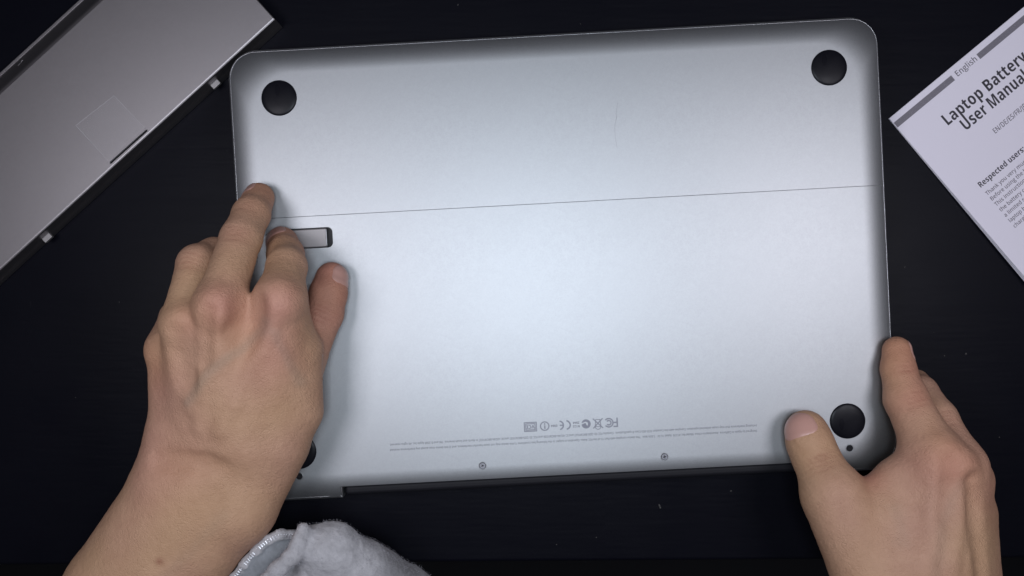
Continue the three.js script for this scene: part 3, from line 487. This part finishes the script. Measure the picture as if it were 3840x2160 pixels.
/* the hand on the corner */
{
  const thu = [J(2182, 1425, 50, 15.5), J(2096, 1245, 47, 13.6), J(2052, 1150, 39, 11), J(2037, 1112, 37, 10.9), J(2028, 1085, 35.2, 10.2)];
  const idx = [J(2350, 1150, 50, 12.4), J(2279, 1003, 36, 10.2), J(2260, 928, 31.5, 8.1), J(2256, 882, 28.8, 6.9)];
  const mid = [J(2412, 1170, 44, 11.6), J(2358, 1054, 32, 9.4), J(2318, 985, 18, 7.6), J(2304, 962, 8.5, 6.8)];
  const rin = [J(2432, 1206, 37, 10.4), J(2390, 1112, 20, 8.6), J(2350, 1040, 11, 7.4), J(2330, 1010, 8, 6.8)];
  const pin = [J(2440, 1292, 30, 10), J(2405, 1200, 14, 8.2), J(2380, 1140, 9, 7)];
  const palm = [
    [J(2350, 1156, 49, 12.2), J(2292, 1480, 56, 17), J(2300, 1620, 54, 20)], [J(2412, 1176, 44, 11.8), J(2362, 1480, 54, 17), J(2350, 1620, 52, 20)], [J(2430, 1214, 37, 11), J(2412, 1480, 46, 15)], [J(2441, 1290, 31, 10.8), J(2446, 1480, 37, 13.2)],
    [J(2099, 1250, 46, 13.6), J(2180, 1425, 50, 15.8), J(2275, 1600, 50, 19)], [J(2232, 1300, 46, 14.5), J(2250, 1450, 51, 18)],
    [J(2205, 1268, 44, 10.5), J(2262, 1212, 45, 10.8), J(2340, 1165, 48, 12)],
  ];
  const details = [
    { p: [[2362, 1138], [2356, 1180, 0.6]], r: 6, h: 0.9, k: 6 }, { p: [[2420, 1170], [2416, 1200, 0.5]], r: 5.5, h: 0.7, k: 6 },
    { p: [[2368, 1175, 0.4], [2352, 1250, 1], [2338, 1320, 1], [2322, 1449, 0.6]], r: 2.6, h: 0.8, k: 4.5 }, { p: [[2425, 1205, 0.5], [2412, 1280, 1], [2398, 1360, 1], [2382, 1449, 0.6]], r: 2.4, h: 0.75, k: 4 },
    { p: [[2398, 1160, 0.6], [2396, 1220, 1], [2385, 1290, 0.5]], r: 4, h: 1.1, k: 5, cut: true }, { p: [[2450, 1215, -0.6], [2460, 1280, 0.3], [2470, 1370, 0.9], [2478, 1449, 0.9]], r: 3, h: 1.1, k: 5, cut: true },
    { p: [[2250, 1218, 0.3], [2290, 1260, 0.8], [2300, 1330, 0.3]], r: 6, h: 1.0, k: 7, cut: true },
  ];
  const fingers = [idx, mid, rin, pin, thu], { field, on } = assemble(palm, fingers, details, 9, 7);
  const wr = (c, fwd, r = 8, depth = 0.35, o) => ({ c: c.clone().addScaledVector(UPV, c.r * 0.85), a: fwd, n: UPV, r, depth, o });
  const spec = {
    wrinkles: [wr(thu[2], vec(thu[1], thu[4]), 9, 0.5, [-4.5, -2.2, 0, 2.2]), wr(idx[1], vec(idx[0], idx[2]), 8, 0.25), wr(mid[1], vec(mid[0], mid[2]), 8, 0.3), wr(idx[2], vec(idx[1], idx[3]), 6, 0.25, [-1, 1.2])],
    red: [{ c: idx[3], r: 14, s: 0.9 }, { c: idx[2], r: 12, s: 0.5 }, { c: idx[1].clone().addScaledVector(UPV, 6), r: 9, s: 0.9 }, { c: thu[4], r: 11, s: 0.4 }, { c: on(2366, 1145), r: 13, s: 0.55 }, { c: on(2425, 1170), r: 12, s: 0.5 }, { c: J(2185, 1215, 44, 0), r: 9, s: 1.1 }, { c: J(2470, 1230, 44, 0), r: 18, s: 0.5 }],
    veins: [{ p: [J(2405, 1210, 58, 0), J(2370, 1320, 66, 0), J(2350, 1449, 71, 0)], w: 2.6, in: 1.5, s: 0.25 }, { p: [J(2255, 1280, 59, 0), J(2270, 1360, 65, 0)], w: 3, in: 2, s: 0.22 }], cell: 1.2,
  };
  const box = bounds([...fingers.flat(), ...palm.flat()], 4); box[1].z = Math.min(box[1].z, at(1288, 1600, 50).z);
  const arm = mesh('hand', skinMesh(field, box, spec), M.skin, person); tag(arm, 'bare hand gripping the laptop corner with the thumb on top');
  mesh('fingernail', nailGeometry(field, thu[4], vec(thu[3], thu[4]), new THREE.Vector3(-0.58, 0.72, -0.2), -3.5, 9.0, 1.02), M.nail, arm);
  mesh('fingernail', nailGeometry(field, idx[3], vec(idx[2], idx[3]), new THREE.Vector3(0.95, -0.1, -0.2), -6, 5.2, 0.9), M.nail, arm);
}

/* the fleece jacket at the table edge */
{
  const lobes = [
    [J(800, 1530, 30, 33), J(830, 1700, 30, 45)], [J(880, 1545, 28, 36), J(900, 1720, 28, 48)], [J(960, 1585, 10, 36), J(985, 1760, 10, 46)],
    [J(786, 1374, 54, 10), J(838, 1378, 53, 11), J(905, 1430, 47, 14)],
  ];
  const placket = [[J(715, 1470, 30, 20), J(640, 1600, 30, 28)], [J(735, 1400, 40, 10), J(700, 1450, 40, 14)]];
  const welt = [J(764, 1334, 61, 3.2), J(752, 1362, 64, 3.2), J(735, 1400, 65.5, 3.4), J(700, 1432, 65.5, 3.4), J(664, 1470, 64, 3.8), J(620, 1560, 60, 5)];
  const zipBase = [J(738, 1345, 50, 2.4), J(705, 1345, 52, 2.3), J(676, 1358, 53, 2.3), J(645, 1386, 54, 2.3), J(618, 1418, 54, 2.3), J(590, 1455, 53, 2.4), J(560, 1505, 50, 2.6)];
  const tape = [J(735, 1362, 46, 4), J(700, 1380, 47, 6), J(668, 1408, 47, 7.5), J(636, 1450, 46, 8.5), J(600, 1510, 44, 9)];
  const outer = [J(560, 1470, 42, 5), J(530, 1520, 40, 8)];
  const L = lobes.map((c) => chain(c, 6)), Pk = placket.map((c) => chain(c, 6)), We = chain(welt, 3), Zb = chain(zipBase, 2), Tp = chain(tape, 4), Ou = chain(outer, 4);
  const field = (x, y, z) => {
    let d = L[0](x, y, z); for (let i = 1; i < L.length; i++) d = smin(d, L[i](x, y, z), i === 2 ? 5 : 12);
    d += 1.2 * N3(x * 0.035, y * 0.035, z * 0.035) ; let p = smin(smin(Pk[0](x, y, z), Pk[1](x, y, z), 10), Tp(x, y, z), 5); p = smin(p, Zb(x, y, z), 1.5); p = smin(p, Ou(x, y, z), 5);
    d = smin(d, We(x, y, z), 3.2); return smin(d, p, 1.5);
  };
  const pts = [...lobes.flat(), ...placket.flat(), ...welt, ...zipBase, ...tape]; const box = bounds(pts, 4); box[1].z = at(1288, 1580, 40).z; box[0].y = 2;
  const g = surfaceNet(field, box[0], box[1], 1.5), P = g.attributes.position, Nn = g.attributes.normal, col = new Float32Array(P.count * 3), p = new THREE.Vector3(), n = new THREE.Vector3();
  for (let i = 0; i < P.count; i++) {
    p.fromBufferAttribute(P, i); n.fromBufferAttribute(Nn, i); let d = 0.5 * N3(p.x * 0.12, p.y * 0.12, p.z * 0.12) + 0.35 * N3(p.x * 0.35, p.y * 0.35, p.z * 0.35) + 0.32 * N3(p.x * 0.8, p.y * 0.8, p.z * 0.8);
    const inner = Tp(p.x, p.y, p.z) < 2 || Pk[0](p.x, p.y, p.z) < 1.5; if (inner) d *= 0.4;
    P.setXYZ(i, p.x + n.x * d, p.y + n.y * d, p.z + n.z * d);
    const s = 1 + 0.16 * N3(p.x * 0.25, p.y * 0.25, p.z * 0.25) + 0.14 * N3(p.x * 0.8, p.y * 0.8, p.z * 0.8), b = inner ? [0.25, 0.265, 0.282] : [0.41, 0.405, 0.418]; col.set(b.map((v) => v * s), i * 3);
  }
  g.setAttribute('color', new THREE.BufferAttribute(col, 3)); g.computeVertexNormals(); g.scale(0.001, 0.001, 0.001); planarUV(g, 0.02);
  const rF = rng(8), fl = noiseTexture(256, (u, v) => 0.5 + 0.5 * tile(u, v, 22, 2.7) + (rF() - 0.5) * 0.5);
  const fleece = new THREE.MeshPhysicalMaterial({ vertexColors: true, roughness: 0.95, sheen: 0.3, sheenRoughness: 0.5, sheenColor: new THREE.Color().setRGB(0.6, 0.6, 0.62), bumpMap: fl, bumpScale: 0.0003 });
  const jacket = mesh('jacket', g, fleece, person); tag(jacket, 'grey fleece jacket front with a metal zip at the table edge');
  // fuzz
  const Pp = g.attributes.position, Np = g.attributes.normal, r = rng(99), fib = new THREE.ConeGeometry(0.00005, 1, 3, 1, true); fib.translate(0, 0.5, 0);
  const count = 15000, im = new THREE.InstancedMesh(fib, new THREE.MeshStandardMaterial({ color: new THREE.Color().setRGB(0.46, 0.45, 0.49), roughness: 1 }), count), q = new THREE.Quaternion(), m4 = new THREE.Matrix4(); let k = 0, guard = 0;
  while (k < count && guard++ < count * 8) { const i = Math.floor(r() * Pp.count); p.fromBufferAttribute(Pp, i); n.fromBufferAttribute(Np, i); const mm = p.clone().multiplyScalar(1000); if (n.y < -0.3 || Tp(mm.x, mm.y, mm.z) < 2.5 || Zb(mm.x, mm.y, mm.z) < 2 || Pk[0](mm.x, mm.y, mm.z) < 1.5) continue;
    n.x += (r() - 0.5) * 1.5; n.y += (r() - 0.5) * 1.5; n.z += (r() - 0.5) * 1.5; n.normalize(); q.setFromUnitVectors(UPV, n); const len = 0.0004 + 0.0009 * Math.pow(r(), 3); p.x += (r() - 0.5) * 0.0015; p.z += (r() - 0.5) * 0.0015; m4.compose(p, q, new THREE.Vector3(1, len, 1)); im.setMatrixAt(k++, m4); }
  im.count = k; im.name = 'fuzz'; im.userData.kind = 'stuff'; jacket.add(im);
  // zip teeth along the edge
  const zc = new THREE.CatmullRomCurve3(zipBase.map((a) => { const v = new THREE.Vector3(a.x, a.y + a.r * 0.95, a.z); return v.multiplyScalar(0.001); })), teeth = [];
  const cnt = Math.floor(zc.getLength() / 0.00125);
  for (let i = 0; i < cnt; i++) { const t = i / cnt, c = zc.getPointAt(t), tan = zc.getTangentAt(t), b = new RoundedBoxGeometry(0.0007, 0.0009, 0.0019, 2, 0.0003); const side = new THREE.Vector3().crossVectors(tan, UPV).normalize(), m = new THREE.Matrix4().makeBasis(tan, new THREE.Vector3().crossVectors(side, tan), side); b.applyMatrix4(m); b.translate(c.x, c.y, c.z); teeth.push(b); }
  const zt = mesh('zip_teeth', mergeGeometries(teeth), new THREE.MeshStandardMaterial({ color: new THREE.Color().setRGB(0.75, 0.75, 0.78), metalness: 1, roughness: 0.28 }), jacket); zt.userData.kind = 'stuff';
}

/* dust on the table */
{
  const r = rng(41), parts = [];
  const speck = (u, v, s) => { const p = at(u, v, 0.2).multiplyScalar(0.001), b = new THREE.IcosahedronGeometry(s, 0); b.scale(1 + r(), 0.6, 0.7 + r() * 0.6); b.rotateY(r() * 3); b.translate(p.x, 0.0002, p.z); parts.push(b); };
  for (const [u, v, s] of [[1659, 1272, 0.0005], [1661, 1277, 0.0004], [1839, 1235, 0.00035], [2328, 1263, 0.0003], [2430, 890, 0.0004], [2376, 895, 0.00035], [2276, 672, 0.0003], [1152, 12, 0.00035], [1880, 1180, 0.0003], [2514, 1100, 0.0003], [1400, 1370, 0.0003], [1500, 1352, 0.00025], [300, 760, 0.00025], [190, 1000, 0.00025], [1460, 60, 0.00025]]) speck(u, v, s);
  for (let i = 0; i < 14; i++) speck(r() * 2576, r() * 1400, 0.00004 + 0.00008 * r());
  const o = mesh('dust_specks', mergeGeometries(parts), new THREE.MeshStandardMaterial({ color: new THREE.Color().setRGB(0.06, 0.058, 0.056), roughness: 1 })); o.userData.kind = 'stuff'; tag(o, 'pale dust specks scattered on the black table', 'dust');
}

renderer.render(scene, camera);
